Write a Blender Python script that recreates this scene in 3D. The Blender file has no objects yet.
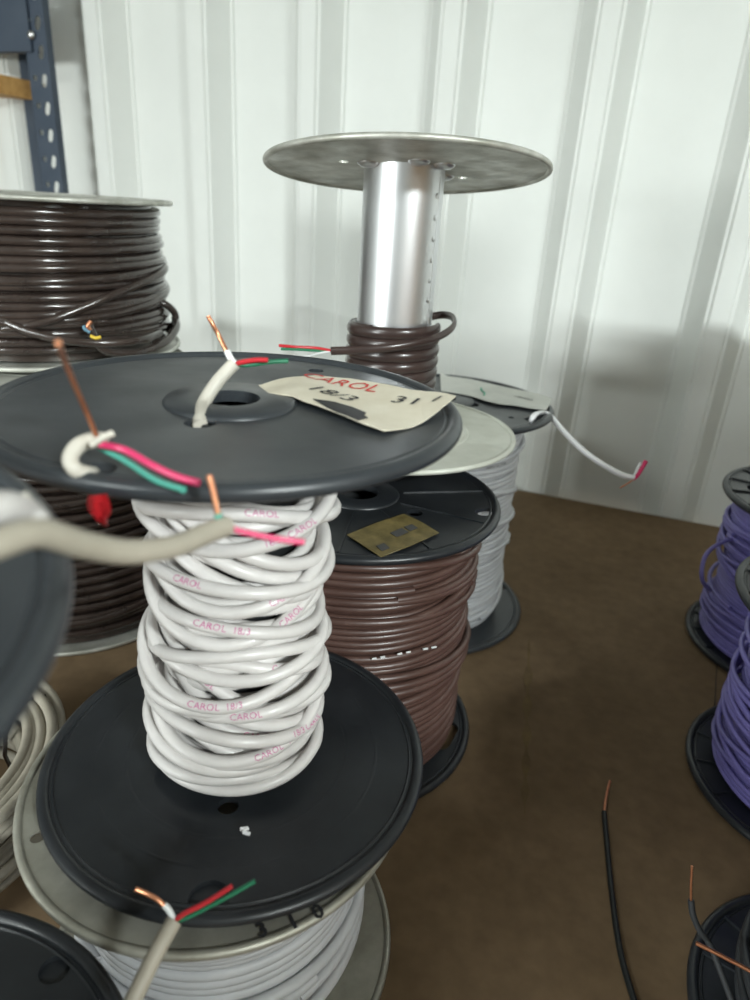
import bpy, bmesh, math, random
from mathutils import Vector, Matrix
random.seed(7)
PI = math.pi
S = 1.4            # working units -> metres
H = 0.4133         # camera height over the table top, working units
TT = 0.75          # table-top height in metres
C = bpy.context.scene.collection

# ------------------------------------------------------------------ camera frame
FP, PITCH, ROLL = 687.2, .4075, .0641
cp, sp = math.cos(PITCH), math.sin(PITCH)
F = Vector((0, cp, -sp)); U0 = Vector((0, sp, cp)); X0 = Vector((1, 0, 0))
R = math.cos(ROLL)*X0 + math.sin(ROLL)*U0
U = math.cos(ROLL)*U0 - math.sin(ROLL)*X0
def ray(px, py): return F*FP + R*(px-375) + U*(500-py)
def at_z(px, py, z):
    d = ray(px, py); return d*(z/d.z)
def at_d(px, py, dep): return ray(px, py)*(dep/FP)

# ------------------------------------------------------------------ materials
MATS = {}
def mat(name, col, rough=.5, metal=0., var=.0, vscale=30., coat=0., bump=0., bscale=60., rvar=0., col2=None, coords='Object', spec=.5, sss=0.):
    m = bpy.data.materials.new(name); m.use_nodes = True
    nt = m.node_tree; b = nt.nodes['Principled BSDF']
    b.inputs['Base Color'].default_value = (*col, 1); b.inputs['Roughness'].default_value = rough
    b.inputs['Metallic'].default_value = metal; b.inputs['Coat Weight'].default_value = coat
    b.inputs['Coat Roughness'].default_value = .15; b.inputs['Specular IOR Level'].default_value = spec
    tc = nt.nodes.new('ShaderNodeTexCoord')
    if var or col2:
        n = nt.nodes.new('ShaderNodeTexNoise'); n.inputs['Scale'].default_value = vscale
        n.inputs['Detail'].default_value = 6; n.inputs['Roughness'].default_value = .6
        nt.links.new(tc.outputs[coords], n.inputs['Vector'])
        r = nt.nodes.new('ShaderNodeValToRGB'); nt.links.new(n.outputs['Fac'], r.inputs['Fac'])
        c2 = col2 or tuple(min(1, c*(1+var)) for c in col)
        c1 = col if col2 else tuple(c*(1-var) for c in col)
        r.color_ramp.elements[0].position = .35; r.color_ramp.elements[1].position = .68
        r.color_ramp.elements[0].color = (*c1, 1); r.color_ramp.elements[1].color = (*c2, 1)
        nt.links.new(r.outputs['Color'], b.inputs['Base Color'])
    if rvar:
        n = nt.nodes.new('ShaderNodeTexNoise'); n.inputs['Scale'].default_value = vscale*1.7; n.inputs['Detail'].default_value = 5
        nt.links.new(tc.outputs[coords], n.inputs['Vector'])
        mr = nt.nodes.new('ShaderNodeMapRange'); nt.links.new(n.outputs['Fac'], mr.inputs['Value'])
        mr.inputs['From Min'].default_value = .3; mr.inputs['From Max'].default_value = .7
        mr.inputs['To Min'].default_value = max(.02, rough-rvar); mr.inputs['To Max'].default_value = min(1, rough+rvar)
        nt.links.new(mr.outputs['Result'], b.inputs['Roughness'])
    if bump:
        n = nt.nodes.new('ShaderNodeTexNoise'); n.inputs['Scale'].default_value = bscale; n.inputs['Detail'].default_value = 4
        nt.links.new(tc.outputs[coords], n.inputs['Vector'])
        bp = nt.nodes.new('ShaderNodeBump'); bp.inputs['Strength'].default_value = bump; bp.inputs['Distance'].default_value = .002
        nt.links.new(n.outputs['Fac'], bp.inputs['Height']); nt.links.new(bp.outputs['Normal'], b.inputs['Normal'])
    MATS[name] = m; return m
mat('black_plastic', (.010, .012, .015), .36, var=.0, vscale=14, rvar=.07, bump=.06, bscale=25, col2=(.024, .027, .031))
mat('black_plastic_scuffed', (.022, .026, .031), .36, vscale=11, rvar=.07, bump=.06, bscale=18, col2=(.044, .050, .056))
mat('black_plastic_dull', (.008, .009, .010), .45, vscale=20, rvar=.05, col2=(.016, .018, .019))
mat('galvanised', (.40, .40, .35), .45, metal=.55, vscale=24, rvar=.12, bump=.05, bscale=40, col2=(.72, .72, .67))
mat('galvanised_worn', (.30, .29, .24), .5, metal=.6, vscale=22, rvar=.1, bump=.05, bscale=40, col2=(.50, .49, .43))
mat('galvanised_pale', (.56, .57, .50), .6, metal=.25, vscale=20, rvar=.1, col2=(.68, .69, .62))
mat('bright_tin', (.80, .81, .83), .36, metal=1.)
mat('white_jacket', (.57, .545, .53), .42, coat=.15, vscale=30, col2=(.66, .635, .62))
mat('grey_white_jacket', (.50, .47, .41), .5, vscale=30, col2=(.60, .57, .50))
mat('cream_jacket_shaded', (.34, .31, .25), .5, vscale=25, col2=(.43, .39, .32))  # shade at the near left is put into this darker cream
mat('white_hookup', (.54, .55, .57), .4, vscale=30, col2=(.62, .63, .65))
mat('white_hank', (.88, .88, .90), .35, coat=.2)
mat('dark_brown_jacket', (.028, .019, .016), .20, coat=.6, vscale=30, col2=(.048, .034, .029))
mat('tall_brown_jacket', (.036, .022, .020), .3, coat=.25, vscale=30, col2=(.050, .032, .028))
mat('red_brown_jacket', (.066, .034, .027), .38, coat=.08, vscale=30, col2=(.088, .048, .039))
mat('purple_jacket', (.155, .135, .38), .42, vscale=30, col2=(.20, .175, .46))
mat('slate_jacket', (.035, .038, .042), .5)
mat('black_jacket', (.010, .012, .012), .45)
mat('copper', (.80, .36, .20), .3, metal=.9, vscale=90, col2=(.62, .25, .14))
mat('pink_insulation', (.62, .03, .13), .35, coat=.3)
mat('red_insulation', (.50, .02, .03), .35, coat=.3)
mat('teal_insulation', (.09, .42, .33), .35, coat=.3)
mat('green_insulation', (.015, .16, .08), .4)
mat('yellow_insulation', (.65, .45, .04), .4)
mat('clear_white', (.70, .72, .72), .4)
mat('blue_insulation', (.10, .22, .30), .4)
mat('red_tape', (.80, .04, .05), .4, vscale=60, col2=(.50, .02, .03))
mat('paper_buff', (.66, .60, .47), .7, vscale=25, col2=(.76, .71, .59))
mat('paper_white', (.70, .71, .66), .7, vscale=30, col2=(.58, .59, .55))
mat('sticker_amber', (.095, .072, .022), .38, vscale=60, col2=(.22, .17, .065))
mat('ink_red', (.62, .06, .05), .6)
mat('ink_black', (.02, .02, .022), .6)
mat('ink_grey', (.06, .06, .06), .6)
mat('ink_magenta', (.50, .08, .26), .6)
mat('ink_green', (.05, .38, .24), .6)
mat('navy_paint', (.035, .052, .080), .5, vscale=12, col2=(.050, .068, .098))
mat('chipboard', (.50, .26, .07), .7, vscale=60, col2=(.66, .38, .13))
mat('wall_paint', (.74, .76, .73), .5, vscale=5, rvar=.05, bump=.03, bscale=6, col2=(.78, .80, .77))
mat('ceiling_paint', (.55, .57, .55), .6)
mat('unseen_wall_dark', (.24, .25, .24), .7, vscale=4, col2=(.30, .31, .30))  # made-up dark finish for the unseen walls, cuts bounced light
mat('floor_wood', (.10, .06, .035), .6, vscale=5, col2=(.15, .095, .055))
mat('shade_carton', (.32, .20, .11), .8, vscale=8, col2=(.38, .25, .14))
mat('lamp_case', (.7, .7, .7), .5)
mat('zinc', (.7, .7, .7), .3, metal=1)
m = mat('lamp_tube', (1, 1, 1), .4)  # glowing tube of the assumed ceiling lights
m.node_tree.nodes['Principled BSDF'].inputs['Emission Color'].default_value = (.93, .98, 1, 1)
m.node_tree.nodes['Principled BSDF'].inputs['Emission Strength'].default_value = 3

def table_material():
    m = bpy.data.materials.new('hardboard'); m.use_nodes = True; nt = m.node_tree; b = nt.nodes['Principled BSDF']
    tc = nt.nodes.new('ShaderNodeTexCoord')
    def noise(sc, det=5, vec=None):
        n = nt.nodes.new('ShaderNodeTexNoise'); n.inputs['Scale'].default_value = sc; n.inputs['Detail'].default_value = det
        nt.links.new(tc.outputs['Object'], n.inputs['Vector']); return n
    n1 = noise(5); n2 = noise(60, 3)
    r1 = nt.nodes.new('ShaderNodeValToRGB'); nt.links.new(n1.outputs['Fac'], r1.inputs['Fac'])
    r1.color_ramp.elements[0].position = .3; r1.color_ramp.elements[1].position = .7
    r1.color_ramp.elements[0].color = (.150, .100, .056, 1); r1.color_ramp.elements[1].color = (.205, .140, .082, 1)
    mx = nt.nodes.new('ShaderNodeMix'); mx.data_type = 'RGBA'; mx.blend_type = 'OVERLAY'; mx.inputs[0].default_value = .35
    nt.links.new(r1.outputs['Color'], mx.inputs[6])
    bw = nt.nodes.new('ShaderNodeRGBToBW'); nt.links.new(n2.outputs['Color'], bw.inputs[0]); nt.links.new(bw.outputs[0], mx.inputs[7])
    nt.links.new(mx.outputs[2], b.inputs['Base Color'])
    b.inputs['Roughness'].default_value = .85; b.inputs['Specular IOR Level'].default_value = .2
    bp = nt.nodes.new('ShaderNodeBump'); bp.inputs['Strength'].default_value = .15; bp.inputs['Distance'].default_value = .001
    nt.links.new(n2.outputs['Fac'], bp.inputs['Height']); nt.links.new(bp.outputs['Normal'], b.inputs['Normal'])
    MATS['hardboard'] = m
table_material()
mat('ochre_streak', (.13, .088, .048), .85, spec=.2, vscale=30, col2=(.20, .140, .062))
mat('seam_dark', (.055, .035, .022), .8)

# ------------------------------------------------------------------ objects
def empty(name, loc, label, cat, group=None, n=None, rz=0.):
    o = bpy.data.objects.new(name, None); C.objects.link(o); o.empty_display_size = .05
    o.location = loc
    M = Matrix.Identity(3)
    if n: M = Vector((0, 0, 1)).rotation_difference(Vector(n)).to_matrix()
    if rz: M = M @ Matrix.Rotation(rz, 3, 'Z')
    o.rotation_euler = M.to_euler()
    o['label'] = label; o['category'] = cat
    if group: o['group'] = group
    INV[o.name] = (Matrix.Translation(Vector(loc)) @ M.to_4x4()).inverted()
    return o
INV = {}
def obj(name, bm, material, parent=None, root=None, smooth=True, ang=50, label=None):
    """link bm as ONE mesh. root given: bm is in working-world space and goes into root's space."""
    if root is not None: bm.transform(INV[root.name])
    bmesh.ops.recalc_face_normals(bm, faces=bm.faces[:])
    me = bpy.data.meshes.new(name); bm.to_mesh(me); bm.free()
    for m_ in (material if isinstance(material, (list, tuple)) else [material]): me.materials.append(MATS[m_])
    if smooth:
        me.polygons.foreach_set('use_smooth', [True]*len(me.polygons))
        me.set_sharp_from_angle(angle=math.radians(ang))
    o = bpy.data.objects.new(name, me); C.objects.link(o)
    if parent is not None: o.parent = parent
    if label: o['label'] = label
    return o
def tag(o, label, cat, group=None):
    o['label'] = label; o['category'] = cat
    if group: o['group'] = group
    return o
def struct(name, bm, material, smooth=False):
    o = obj(name, bm, material, smooth=smooth); o['kind'] = 'structure'; return o

def add_box(bm, c, s, rot=None, bev=0.):
    M = Matrix.Translation(Vector(c)) @ (rot.to_4x4() if rot else Matrix.Identity(4)) @ Matrix.Diagonal((s[0], s[1], s[2], 1))
    g = bmesh.ops.create_cube(bm, size=1., matrix=M)
    if bev:
        es = list({e for v in g['verts'] for e in v.link_edges})
        bmesh.ops.bevel(bm, geom=es, offset=bev, segments=2, affect='EDGES', profile=.5)
def frames(pts, closed=False):
    n = len(pts); T = []
    for i in range(n):
        a = pts[(i-1) % n] if (closed or i > 0) else pts[0]
        b = pts[(i+1) % n] if (closed or i < n-1) else pts[-1]
        t = (b-a); T.append(t.normalized() if t.length > 1e-9 else Vector((0, 0, 1)))
    ref = Vector((0, 0, 1)) if abs(T[0].z) < .9 else Vector((1, 0, 0))
    N = [(ref - T[0]*ref.dot(T[0])).normalized()]
    for i in range(1, n):
        v = N[-1] - T[i]*N[-1].dot(T[i]); N.append(v.normalized())
    return T, N, [T[i].cross(N[i]) for i in range(n)]
def add_tube(bm, pts, r, n=8, sx=1., sy=1., r_end=None, up=None, dome=True):
    pts = [Vector(p) for p in pts]; T, N, B = frames(pts)
    if up is not None:
        for i in range(len(pts)):
            u = up(pts[i]) if callable(up) else Vector(up)
            N[i] = (u - T[i]*u.dot(T[i])).normalized(); B[i] = T[i].cross(N[i])
    rings = []
    L = len(pts)
    for i in range(L):
        rr = r if r_end is None else r + (r_end-r)*i/(L-1)
        rings.append([bm.verts.new(pts[i] + N[i]*(math.cos(2*PI*k/n)*rr*sx) + B[i]*(math.sin(2*PI*k/n)*rr*sy)) for k in range(n)])
    for i in range(L-1):
        for k in range(n):
            bm.faces.new((rings[i][k], rings[i][(k+1) % n], rings[i+1][(k+1) % n], rings[i+1][k]))
    bm.faces.new(rings[0][::-1]); bm.faces.new(rings[-1])
def spline(pts, n=10):
    P = [Vector(p) for p in pts]; P = [P[0]*2-P[1]] + P + [P[-1]*2-P[-2]]; o = []
    for i in range(1, len(P)-2):
        a, b, c, d = P[i-1:i+3]
        for k in range(n):
            t = k/n
            o.append(.5*((2*b) + (c-a)*t + (2*a-5*b+4*c-d)*t*t + (3*b-a-3*c+d)*t**3))
    o.append(P[-2]); return o
def add_lathe(bm, prof, n=96, closed=True, c=(0, 0, 0), M=None):
    rings = []
    for k in range(n):
        a = 2*PI*k/n
        ring = []
        for (r, z) in prof:
            v = Vector((r*math.cos(a), r*math.sin(a), z)) + Vector(c)
            ring.append(bm.verts.new(M @ v if M else v))
        rings.append(ring)
    m_ = len(prof)
    for k in range(n):
        A, B = rings[k], rings[(k+1) % n]
        for i in range(m_ if closed else m_-1):
            j = (i+1) % m_
            bm.faces.new((A[i], A[j], B[j], B[i]))
def plate(bm, loops, t, z=0., bev=0., M=None):
    """flat plate with real holes: loops[0] outline, the others holes; thickness t centred on z"""
    cu = bpy.data.curves.new('tmp', 'CURVE'); cu.dimensions = '2D'; cu.fill_mode = 'BOTH'; cu.extrude = max(t/2-bev, 1e-5); cu.bevel_depth = bev; cu.bevel_resolution = 1
    cu.offset = -bev
    for lp in loops:
        s_ = cu.splines.new('POLY'); s_.points.add(len(lp)-1)
        for i, p in enumerate(lp): s_.points[i].co = (p[0], p[1], 0, 1)
        s_.use_cyclic_u = True
    o = bpy.data.objects.new('tmp', cu); C.objects.link(o)
    dg = bpy.context.evaluated_depsgraph_get(); dg.update()
    me = o.evaluated_get(dg).to_mesh(); b2 = bmesh.new(); b2.from_mesh(me)
    bmesh.ops.remove_doubles(b2, verts=b2.verts[:], dist=1e-6)
    b2.transform((M or Matrix.Identity(4)) @ Matrix.Translation((0, 0, z)))
    tmp = bpy.data.meshes.new('tmp'); b2.to_mesh(tmp); b2.free(); bm.from_mesh(tmp)
    bpy.data.meshes.remove(tmp); o.evaluated_get(dg).to_mesh_clear()
    bpy.data.objects.remove(o); bpy.data.curves.remove(cu)
def circ(x, y, r, n=24): return [(x+r*math.cos(2*PI*k/n), y+r*math.sin(2*PI*k/n)) for k in range(n)]
def slot(x, y, r, l, a, n=10):
    o = []
    for k in range(n+1):
        t = -PI/2+PI*k/n; o.append((l/2+r*math.cos(t), r*math.sin(t)))
    for k in range(n+1):
        t = PI/2+PI*k/n; o.append((-l/2+r*math.cos(t), r*math.sin(t)))
    ca, sa = math.cos(a), math.sin(a)
    return [(x+p*ca-q*sa, y+p*sa+q*ca) for p, q in o]

def dice(bm, step, axes=(0, 1)):
    """cut a flat mesh into small cells so that it can bend"""
    for ax in axes:
        lo = min(v.co[ax] for v in bm.verts); hi = max(v.co[ax] for v in bm.verts); k = 1
        while lo+k*step < hi:
            co = [0, 0, 0]; co[ax] = lo+k*step; no = [0, 0, 0]; no[ax] = 1
            bmesh.ops.bisect_plane(bm, geom=bm.verts[:]+bm.edges[:]+bm.faces[:], plane_co=co, plane_no=no); k += 1
def text_mesh(txt, size, bold=0.):
    cu = bpy.data.curves.new('tmp', 'FONT'); cu.body = txt; cu.size = size; cu.align_x = 'CENTER'; cu.align_y = 'CENTER'; cu.offset = bold; cu.resolution_u = 2
    o = bpy.data.objects.new('tmp', cu); C.objects.link(o)
    dg = bpy.context.evaluated_depsgraph_get(); dg.update()
    me = o.evaluated_get(dg).to_mesh(); b = bmesh.new(); b.from_mesh(me)
    o.evaluated_get(dg).to_mesh_clear(); bpy.data.objects.remove(o); bpy.data.curves.remove(cu)
    return b
def merge(bm, b2):
    tmp = bpy.data.meshes.new('tmp'); b2.to_mesh(tmp); b2.free(); bm.from_mesh(tmp); bpy.data.meshes.remove(tmp)
def wrap_text(bm, pts, i0, txt, size, r, nrm, bold=0.):
    """letters printed round a cable: x runs along the path from pts[i0], y round its surface"""
    b = text_mesh(txt, size, bold)
    dice(b, .0011)
    L = [0.]
    for i in range(1, len(pts)): L.append(L[-1]+(pts[i]-pts[i-1]).length)
    base = L[i0]
    for v in b.verts:
        s = base+v.co.x; i = i0
        while i < len(L)-2 and L[i+1] < s: i += 1
        while i > 0 and L[i] > s: i -= 1
        f_ = (s-L[i])/max(1e-9, L[i+1]-L[i]); p = pts[i].lerp(pts[i+1], min(1, max(0, f_)))
        t = (pts[i+1]-pts[i]).normalized()
        n_ = nrm(p); n_ = (n_ - t*n_.dot(t)).normalized(); bn = n_.cross(t)*-1
        if bn.z < 0: bn = -bn
        a = v.co.y/r
        v.co = p + (n_*math.cos(a) + bn*math.sin(a))*(r*1.03)
    merge(bm, b)

# ------------------------------------------------------------------ spool pieces
def black_flange(bm, Rr, z, t=.005, holes=(), ribs=0, hub=True, arbor=.0125, lip=.0032, up=1, M=None):
    lp = [circ(0, 0, Rr-.003, 96), circ(0, 0, arbor, 32)] + list(holes)
    plate(bm, lp, t*.6, z, M=M)
    w, l = .0045, lip
    pr = [(Rr-.0036+(.0036 if math.cos(q) > 0 else .0030)*math.cos(q), z+l*(1 if abs(math.sin(q)) > .99 else math.sin(q))) for q in [2*PI*k/16 for k in range(16)]]
    add_lathe(bm, pr, 96, M=M)
    add_lathe(bm, [(Rr-.0085, z+up*t*.3), (Rr-.0078, z+up*(t*.3+.0006)), (Rr-.0070, z+up*t*.3)], 96, closed=False, M=M)
    if hub:
        zz = z+up*t*.3
        add_lathe(bm, [(arbor, zz-.001*up), (arbor, zz+.0018*up), (Rr*.27, zz+.0018*up), (Rr*.285, zz+.0004*up), (Rr*.285, zz-.001*up)], 64, M=M)
    for k in range(ribs):
        a = 2*PI*(k+.5)/ribs
        b2 = bmesh.new()
        add_box(b2, ((Rr*.62), 0, z+up*t*.45), (Rr*.62, .0018, .0022))
        b2.transform((M or Matrix.Identity(4)) @ Matrix.Rotation(a, 4, 'Z')); merge(bm, b2)
def metal_flange(bm, Rr, z, t=.0022, holes=(), up=1, arbor=.011, M=None, rings=(.62, .40)):
    """pressed sheet flange: rolled edge, shallow dished ring"""
    lp = [circ(0, 0, Rr-.002, 96), circ(0, 0, arbor, 32)] + list(holes)
    plate(bm, lp, t*.6, z, M=M)
    pr = [(Rr-.0022+.0022*math.cos(a), z+.0022*math.sin(a)) for a in [2*PI*k/10 for k in range(10)]]
    add_lathe(bm, pr, 96, M=M)
    for rr in rings:
        q = Rr*rr
        add_lathe(bm, [(q-.002, z+up*t*.25), (q-.001, z+up*(t*.3+.0006)), (q+.001, z+up*(t*.3+.0006)), (q+.002, z+up*t*.25)], 96, M=M)
def barrel(bm, Rr, z0, z1, n=64):
    add_lathe(bm, [(Rr, z0), (Rr, z1), (Rr-.002, z1), (Rr-.002, z0)], n)
def winding_path(r, z0, z1, turns, rj, zj, seed, seg=56, a0=0., bulge=0.):
    rnd = random.Random(seed)
    P = []; N_ = int(turns)
    ph = [rnd.uniform(0, 2*PI) for _ in range(N_+3)]; am = [rnd.uniform(-1, 1)*zj for _ in range(N_+3)]
    dr = [rnd.uniform(-1, 1)*rj for _ in range(N_+3)]
    for i in range(int(turns*seg)+1):
        tt = i/seg; k = int(tt); f_ = tt-k; f_ = f_*f_*(3-2*f_)
        A = lambda L_: L_[k]*(1-f_)+L_[k+1]*f_
        th = a0 + 2*PI*tt; u = tt/turns
        z = z0+(z1-z0)*u + am[k]*(1-f_)*math.sin(th+ph[k]) + am[k+1]*f_*math.sin(th+ph[k+1])
        z = min(max(z, min(z0, z1)), max(z0, z1))
        rr = r + A(dr) + bulge*math.sin(PI*u)
        P.append(Vector((rr*math.cos(th), rr*math.sin(th), z)))
    return P
radial = lambda p: Vector((p.x, p.y, 0)).normalized()
def winding(name, mname, root, r, z0, z1, turns, wr, rj=.0008, zj=.001, seed=1, extra=0, flat=None, core=True, bulge=0.):
    bm = bmesh.new(); s = (z1-z0)
    P = winding_path(r-wr, z0+wr, z1-wr, turns, rj, zj, seed, bulge=bulge)
    if flat: add_tube(bm, P, wr, 10, sx=flat[0], sy=flat[1], up=radial)
    else: add_tube(bm, P, wr, 8)
    rnd = random.Random(seed+99)
    for e in range(extra):
        zc = rnd.uniform(z0+.1*s, z1-.1*s); tl = rnd.uniform(-.11, .11)*s; ph = rnd.uniform(0, 2*PI); rr = r+rnd.uniform(-.0002, wr*.8)
        Q = []
        for i in range(91):
            a = 2*PI*i/90*1.02
            z = min(max(zc+tl*math.sin(a+ph)+wr*2*(i/90-.5), z0+wr), z1-wr)
            Q.append(Vector((rr*math.cos(a+ph), rr*math.sin(a+ph), z)))
        add_tube(bm, Q, wr, 8)
    if core:
        add_lathe(bm, [(r-wr*1.7+bulge*math.sin(PI*k/10), z0+(z1-z0)*k/10) for k in range(11)], 64, closed=False)
    return obj(name, bm, mname, root), P
def wire(name, mname, root, pts, r, parent=None, n=10, smooth=8, label=None, sx=1., sy=1., up=None, r_end=None):
    bm = bmesh.new(); add_tube(bm, spline(pts, smooth), r, n, sx=sx, sy=sy, up=up, r_end=r_end)
    return obj(name, bm, mname, parent if parent is not None else root, root=root, label=label)

# ================================================================== FRONT BLACK SPOOL (hero)
def flange_holes(root_loc, z, specs):
    o = []
    for px, py, r in specs:
        p = at_z(px, py, z) - Vector(root_loc); o.append(circ(p.x, p.y, r, 20))
    return o
def hero():
    base = Vector((-.0648, .2874, -.2790)); h = .1950
    t = empty('wire_spool', base, 'black plastic spool of tangled white cable, torn buff label and stripped ends on its top', 'wire spool')
    Ln = lambda v: v - base
    zt = -.084
    bm = bmesh.new()
    hs = flange_holes(base, zt+.002, [(200, 422, .0062), (316, 370, .0040), (97, 468, .0060)])
    black_flange(bm, .100, h, t=.0055, holes=hs, lip=.0034)
    obj('top_flange', bm, 'black_plastic_scuffed', t)
    bm = bmesh.new()
    hs = flange_holes(base, -.2745, [(228, 806, .0052), (209, 899, .0088)])
    black_flange(bm, .100, .003, t=.0055, holes=hs, hub=False, lip=.0030)
    for rr in (.058, .074):
        add_lathe(bm, [(rr-.0012, .0046), (rr, .00485), (rr+.0012, .0046)], 96, closed=False)
    q = at_z(209, 899, -.2745)-base; add_lathe(bm, [(0, .0018), (.0092, .0018)], 20, closed=False, c=(q.x, q.y, 0))
    obj('bottom_flange', bm, 'black_plastic', t)
    bm = bmesh.new(); barrel(bm, .030, .004, h); obj('barrel', bm, 'black_plastic_dull', t)
    # --- the tangled cable: passes of tilted loops laid over each other
    wr = .0031; rnd = random.Random(38)
    bm = bmesh.new(); paths = []
    def loops(specs, seg=60):
        P = []
        n = len(specs)
        for k in range(n-1):
            a, b = specs[k], specs[k+1]
            for i in range(seg):
                f_ = i/seg; g = f_*f_*(3-2*f_); th = 2*PI*f_ + PI/2
                L = lambda q: a[q]*(1-g)+b[q]*g
                z = L(0) + a[1]*(1-g)*math.sin(th-a[2]) + b[1]*g*math.sin(th-b[2])
                r = L(3)*(1+.05*math.sin(2*th+k)+.02*math.sin(3*th+2*k))
                r *= .95*(1-.12*max(0, 1-z/.035)); P.append(Vector((.0028+L(4)+r*math.cos(th), L(5)+r*math.sin(th), min(max(z, .0110), h-.007))))
        add_tube(bm, P, wr, 10); paths.append(P)
    hp = PI/2
    loops([(.184-.0082*k, rnd.uniform(.003, .011), rnd.choice((-hp, hp, 0))+rnd.uniform(-.6, .6), .0345+rnd.uniform(-.001, .001), 0, 0) for k in range(21)])
    loops([(.180-.0113*k, rnd.uniform(.009, .021), rnd.choice((-hp, hp))+rnd.uniform(-.5, .5), .0378+rnd.uniform(-.001, .0015), rnd.uniform(-.002, .002), rnd.uniform(-.002, .001)) for k in range(15)])
    loops([(.176-.0112*k, rnd.uniform(.010, .023), (-hp if k % 2 else hp*.8)+rnd.uniform(-.5, .5), .0422+rnd.uniform(-.0015, .0018), rnd.uniform(-.002, .002), rnd.uniform(-.002, .001)) for k in range(10)])
    loops([(.078-.0075*k, rnd.uniform(.006, .016), (-hp if k % 2 else hp)+rnd.uniform(-.6, .6), .0438+rnd.uniform(-.0015, .0018), -.003+rnd.uniform(-.002, .002), rnd.uniform(-.004, -.001)) for k in range(10)])
    cab = obj('cable', bm, 'white_jacket', t)
    nrm = lambda p: (Vector((p.x, p.y, 0)).normalized()*.8+Vector((0, 0, .6))).normalized()
    def prints(P, ks, frac, txts):
        for k, fr, tx in zip(ks, frac, txts):
            i = int((k+fr)*60)
            if 0 < i < len(P)-30:
                b1 = bmesh.new(); wrap_text(b1, P, i, tx, .0042, wr, nrm, -.00003)
                obj('printed_lettering', b1, 'ink_magenta', cab, smooth=False, label='magenta print on the white jacket')
    prints(paths[2], [0, 1, 2, 3, 4, 5, 6], [.50, .57, .62, .45, .60, .50, .64], ['CAROL  18/3', 'CAROL', '18/3  CAROL', 'CAROL', 'CAROL', 'CAROL  18/3', 'CAROL'])
    prints(paths[3], [0, 1, 2, 3, 4, 5, 6], [.50, .62, .55, .67, .60, .46, .64], ['CAROL  18/3', 'CAROL', 'CAROL', '18/3 CAROL', 'CAROL  18/3', 'CAROL', 'CAROL 18/3'])
    prints(paths[1], [1, 3, 5, 6, 8, 9, 11], [.5, .45, .6, .5, .62, .45, .55], ['CAROL']*7)
    # loop of cable standing out at upper right
    # --- cable end through the hole by the hub
    p0 = at_z(200, 424, zt-.004); z1 = zt
    q = [at_z(200, 424, zt-.010), at_z(200, 424, zt), at_d(203, 405, .285), at_d(215, 385, .288), at_d(226, 372, .29), at_d(235, 363, .29)]
    ce = wire('cable_end', 'grey_white_jacket', t, q, .0029, label='cream cable end standing up through the flange')
    e = at_d(235, 364, .29)
    wire('copper_conductor', 'copper', t, [at_d(229, 356, .29), at_d(219, 336, .29), at_d(213, 325, .288), at_d(208, 316, .287)], .0010, parent=ce)
    wire('paper_filler', 'white_hank', t, [e, at_d(231, 359, .29), at_d(227, 351, .29)], .0014, parent=ce)
    wire('red_conductor', 'red_insulation', t, [e, at_d(243, 362, .29), at_d(256, 360, .29), at_d(268, 360, .29)], .0011, parent=ce)
    wire('green_conductor', 'green_insulation', t, [e, at_d(248, 365, .292), at_d(270, 362, .294), at_d(288, 361, .296)], .0010, parent=ce)
    # --- cable end curled over the flange at the left
    def on(px, py, dz=0.): return at_z(px, py, zt+dz)
    q = [on(94, 473, -.006), on(90, 474, .001), on(76, 470, .004), on(70, 459, .007), on(78, 446, .010), on(92, 440, .011), on(102, 440, .012)]
    ce = wire('cable_end', 'grey_white_jacket', t, q, .0025, label='curled cable end with pink and teal conductors')
    wire('copper_conductor', 'copper', t, [on(98, 440, .012), on(90, 420, .019), on(77, 390, .030), on(66, 364, .040), on(58, 343, .049)], .0008, parent=ce)
    wire('jacket_flap', 'grey_white_jacket', t, [on(92, 445, .012), on(104, 437, .015), on(114, 433, .016)], .0011, parent=ce)
    wire('pink_conductor', 'pink_insulation', t, [on(100, 444, .011), on(125, 450, .010), on(150, 464, .008), on(175, 476, .006), on(199, 483, .005)], .0012, parent=ce)
    wire('teal_conductor', 'teal_insulation', t, [on(99, 447, .008), on(125, 461, .006), on(155, 480, .004), on(184, 490, .004)], .0010, parent=ce)
    # --- red tape hanging below the rim
    bm = bmesh.new(); rows = []
    L_ = [(88, 496, 107, 494), (87, 504, 110, 503), (89, 511, 111, 512), (94, 517, 108, 517), (98, 522, 107, 523), (104, 526, 108, 526)]
    for i, (a, b, c, d) in enumerate(L_):
        dd = .2035+.0012*math.sin(i*1.7)
        row = [at_d(a+(c-a)*k/4, b+(d-b)*k/4, dd+.0022*math.cos(k*1.9+i)) for k in range(5)]
        rows.append([bm.verts.new(v) for v in row])
    for i in range(len(rows)-1):
        for k in range(4): bm.faces.new((rows[i][k], rows[i][k+1], rows[i+1][k+1], rows[i+1][k]))
    bmesh.ops.solidify(bm, geom=bm.faces[:], thickness=.0008)
    obj('red_tape', bm, 'red_tape', t, root=t, label='scrap of red tape hanging under the top flange')
    # --- torn paper label
    def bend(b_):       # the label rides up over the raised rim and ripples a little
        for v in b_.verts:
            d = math.hypot(v.co.x-base.x, v.co.y-base.y)
            v.co.z += .0026*max(0, min(1, (d-.084)/.011)) + .0009*(1+math.sin(v.co.x*110+v.co.y*60))
    zl = zt+.0024
    out = [(246, 388), (262, 387), (280, 383), (300, 379), (317, 375.5), (350, 380), (390, 389), (425, 397.5), (455, 404), (449, 411), (436, 418), (412, 427), (384, 433.5), (362, 427), (345, 420), (329, 414), (316, 409), (304, 405), (292, 399.5), (277, 396.5), (266, 395), (257, 392)]
    lp = [at_z(x, y, zl) for x, y in out]
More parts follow.
